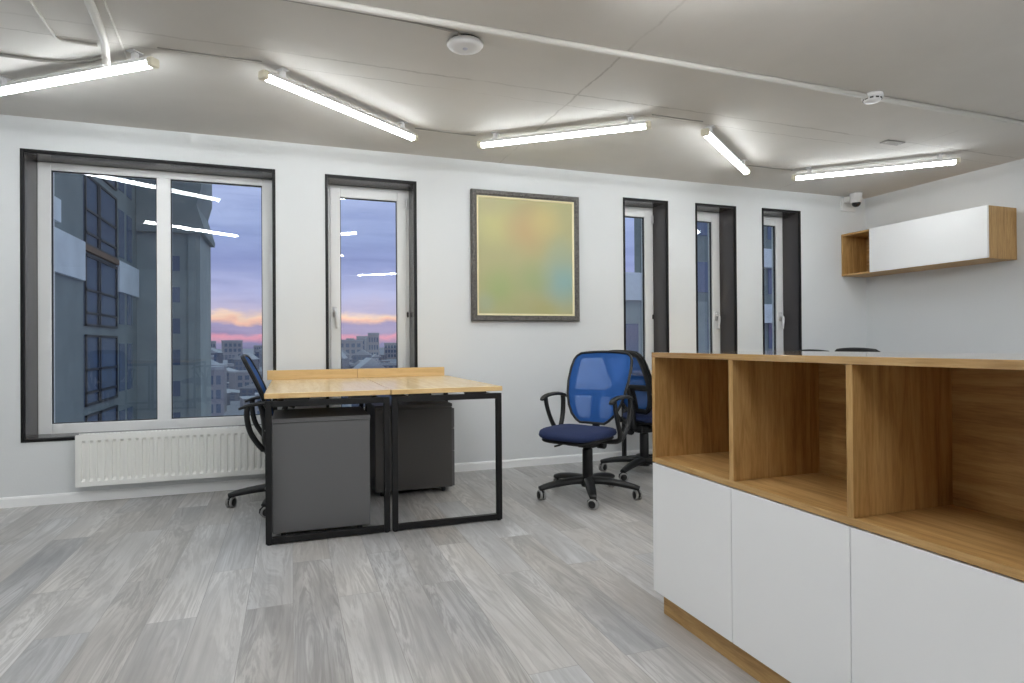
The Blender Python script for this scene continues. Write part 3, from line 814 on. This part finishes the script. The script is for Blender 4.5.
def wing():
    t = thing('apartment_block', 'dark apartment wing with white balcony panels outside the wide window', 'building', (-6.5, 19, 0))
    zc = HC
    obj('wall', boxm(-8, -.12, 0, 13, GZ, 14), M['slate'], t)
    obj('balcony_panel', boxm(-.12, 0, 0, 5.2, zc+2.2, zc+3.5), M['panel'], t)
    obj('balcony_panel', boxm(-.12, 0, 9.5, 12.9, zc+2.2, zc+3.45), M['panel'], t)
    obj('balcony_panel', boxm(-.12, 0, 0, 2.9, zc+3.72, zc+4.4), M['panel'], t)
    obj('soffit', boxm(-.12, .0, 5.2, 9.5, zc+3.25, zc+3.45), M['soffit'], t)
    for f in range(-4, 3):
        zb = zc + 2.2 + f*2.75
        g = obj('glazing', boxm(-.119, -.09, 5.4, 9.4, zb+1.25, zb+3.7), M['win_dark'], t)
        p = NB()
        for y in (5.4, 6.85, 7.05, 9.28): box(p, -.09, -.04, y, y+.12, zb+1.25, zb+3.7)
        for z in (1.25, 1.66, 2.45, 3.62): box(p, -.09, -.04, 5.4, 9.4, zb+z, zb+z+.08)
        obj('mullion', p, M['mullion'], g)
        for y in (9.9, 11.2): obj('narrow_window', boxm(-.119, -.09, y, y+.8, zb+1.45, zb+3.4), M['win_dark'], t)
wing()
def tower():
    t = thing('tower_block', 'tall grey-green tower with a flared top storey outside the wide window', 'building', (-4.03, 32.02, 0))
    W = 2.63
    obj('wall', boxm(-W, 0, 0, 4, GZ, 6.2), M['tower'], t)
    bm = NB(); pr = [(.20, 6.2), (.22, 6.4), (-.12, 7.55), (.08, 8.3), (.08, 14), (-W+.06, 14), (-W+.06, 6.2)]
    e = [[bm.verts.new((x, y, z)) for x, z in pr] for y in (-.25, 4)]
    for k in range(len(pr)): bm.faces.new((e[0][k], e[0][(k+1) % len(pr)], e[1][(k+1) % len(pr)], e[1][k]))
    bm.faces.new(e[0]); bm.faces.new(e[1][::-1]); obj('crown', bm, M['slate'], t)
    for k in range(14):
        z = 4.9 - 1.45*k
        obj('window', boxm(-1.20, -.85, -.03, .02, z-.45, z+.25), M['win_dark'], t)
    obj('pilaster', boxm(-.50, -.20, -.10, 0, GZ, 6.2), M['tower'], t)
tower()
def east():
    t = thing('apartment_block', 'block with a white roof parapet outside the first narrow window', 'building', (10.5, 20.5, 0))
    obj('wall', boxm(0, 5.2, 0, 6, GZ, 2.6), M['tower'], t)
    obj('parapet', boxm(-.1, 4.2, -.12, 6, 2.6, 3.65), M['panel'], t)
    for k in range(5):
        for j in range(2): obj('window', boxm(.8+j*2.0, 2.0+j*2.0, -.03, .02, .2-3*k, 1.7-3*k), M['win_dark'], t)
    t = thing('tower_block', 'taller dark block standing behind the white parapet, outside the narrow windows', 'building', (18.1, 27, 0))
    obj('wall', boxm(0, 12, 0, 3, GZ, 13), M['slate'], t)
    for k in range(5):
        for j in range(4):
            obj('window', boxm(1.0+j*2.8, 2.6+j*2.8, -.03, .02, 9.6-3*k, 11.2-3*k), M['win_dark'], t)
        obj('balcony_panel', boxm(5.6, 8.0, -.5, 0, 8.0-3*k, 9.0-3*k), M['panel'], t)
east()

# distant city: individual buildings
def city_mat(name, c, lit):
    m = mat(name, c, .8); q = NT(m); v = q.coords((1,1,1))
    br = q.new('ShaderNodeTexBrick'); br.offset = 0; q.link(v, br.inputs['Vector'])
    return m
CM = [facade('city wall %d' % k, c) for k, c in enumerate(((.22, .22, .27), (.30, .29, .33), (.17, .18, .24), (.36, .34, .37)))]  # bluish wall colours stand in for distance haze
M['snow_roof'] = facade('snowy roof', (.40, .41, .46))
protos = []
for k in range(4):
    t = thing('city_building', 'distant city building under the dusk horizon', 'building', group='far city buildings beyond the panes')
    bm = NB(); box(bm, -.5, .5, -.5, .5, 0, 1); obj('wall', bm, CM[k], t)
    bm = NB()
    if k % 2:
        v = box(bm, -.52, .52, -.52, .52, 1, 1.06)
    else:
        pr = [(-.54, 1.0), (.54, 1.0), (0, 1.35)]
        e = [[bm.verts.new((x, y, z)) for x, z in pr] for y in (-.53, .53)]
        for i in range(3): bm.faces.new((e[0][i], e[0][(i+1) % 3], e[1][(i+1) % 3], e[1][i]))
        bm.faces.new(e[0]); bm.faces.new(e[1][::-1])
    obj('roof', bm, M['snow_roof'], t)
    bm = NB()
    for j in range(3):
        for i in range(4): box(bm, -.42+i*.23, -.28+i*.23, -.515, -.5, .12+j*.29, .30+j*.29)
    obj('window_row', bm, M['win_dark'], t)
    protos.append(t)
cnt = 0
used = [False]*4
rg = random.Random(5)
placed = []
k = 0
while len(placed) < 130 and k < 6000:
    k += 1
    d = 330 * (2500/330) ** (len(placed)/130) * rg.uniform(.97, 1.05)
    r = rg.uniform(-.125, .24)
    w = rg.uniform(10, 24)*(1+d/2200); dep = rg.uniform(10, 22); hgt = rg.uniform(5, 12) if rg.random() < .78 else rg.uniform(14, 28)
    if d > 1000: hgt *= 1.25
    if d > 1100 and rg.random() < .30: hgt = rg.uniform(38, 60); w = rg.uniform(22, 50)
    rad = .58*math.hypot(w, dep)
    x, y = r*d, d
    if any((x-a)**2+(y-b)**2 < (rad+c)**2 for a, b, c in placed): continue
    placed.append((x, y, rad))
    j = rg.randrange(4)
    if hgt > 30: j = 1 if j < 2 else 3
    o = clone(protos[j]) if used[j] else protos[j]; used[j] = True
    o.location = (x, y, GZ); o.scale = (w, dep, hgt); o.rotation_euler = (0, 0, rg.uniform(-.5, .5))
    o['label'] = 'distant city building under the dusk horizon beyond the panes'

# ------------------------------------------------------------------ dusk sky
def world():
    w = bpy.data.worlds.new('dusk'); SC.world = w; w.use_nodes = True
    t = w.node_tree; n = t.nodes; n.clear()
    class W: pass
    q = NT.__new__(NT); q.t = t; q.n = n; q.l = t.links; q.b = None
    tc = q.new('ShaderNodeTexCoord'); sp = q.new('ShaderNodeSeparateXYZ'); q.link(tc.outputs['Generated'], sp.inputs[0])
    mp = q.new('ShaderNodeMapping'); mp.inputs['Scale'].default_value = (3.2, 3.2, 26); q.link(tc.outputs['Generated'], mp.inputs['Vector'])
    cl = q.noise(mp.outputs['Vector'], 1.6, 6, .55, .5)
    mp2 = q.new('ShaderNodeMapping'); mp2.inputs['Scale'].default_value = (14, 14, 30); q.link(tc.outputs['Generated'], mp2.inputs['Vector'])
    cl2 = q.noise(mp2.outputs['Vector'], 1.5, 5, .55, .2)
    z = q.math('ADD', sp.outputs['Z'], q.math('MULTIPLY', q.math('SUBTRACT', cl2.outputs['Fac'], .5), .030))
    f = q.math('DIVIDE', q.math('ADD', z, .02), .40, clamp=True)
    r = q.ramp(f, [(0, (.20, .20, .32)), (.055, (.28, .25, .42)), (.080, (.78, .32, .42)), (.094, (.36, .29, .47)), (.128, (.40, .33, .53)), (.146, (1.0, .56, .42)), (.158, (1.0, .68, .52)),
                   (.178, (.56, .48, .66)), (.25, (.46, .46, .72)), (.36, (.30, .34, .62)), (.46, (.31, .37, .65)), (.64, (.48, .55, .84)), (.82, (.52, .61, .76)), (1.0, (.50, .62, .72))])
    m = q.ramp(cl.outputs['Fac'], [(.38, (.88, .89, .93)), (.62, (1.10, 1.10, 1.06))])
    c = q.mix(1.0, r.outputs['Color'], m.outputs['Color'], 'MULTIPLY')
    bg = q.new('ShaderNodeBackground'); bg.inputs['Strength'].default_value = 1.35; q.link(c, bg.inputs['Color'])
    o = q.new('ShaderNodeOutputWorld'); q.link(bg.outputs[0], o.inputs[0])
world()

# ------------------------------------------------------------------ camera and output
cd = bpy.data.cameras.new('camera'); cam = bpy.data.objects.new('camera', cd); COL.objects.link(cam)
R = Vector((0.94113601, -0.33795193, -0.00717598)); U = Vector((0.00506287, -0.0071337, 0.99996174)); F = Vector((0.33799019, 0.94113633, 0.00500277))
mw = Matrix(((R.x, U.x, -F.x, 0), (R.y, U.y, -F.y, 0), (R.z, U.z, -F.z, HC), (0, 0, 0, 1)))
cam.matrix_world = mw
cd.sensor_width = 36; cd.sensor_fit = 'HORIZONTAL'; cd.lens = 36*613.29/1024; cd.shift_y = -.0013
cd.clip_start = .05; cd.clip_end = 20000
SC.camera = cam
vs = SC.view_settings
vs.view_transform = 'Standard'; vs.look = 'None'; vs.gamma = 1.0; vs.use_curve_mapping = False
vs.exposure = -0.26
cy = SC.cycles
cy.use_denoising = True
cy.max_bounces = 10; cy.diffuse_bounces = 6; cy.transparent_max_bounces = 24; cy.glossy_bounces = 5
cy.caustics_reflective = False; cy.caustics_refractive = False
cy.sample_clamp_indirect = 6.0
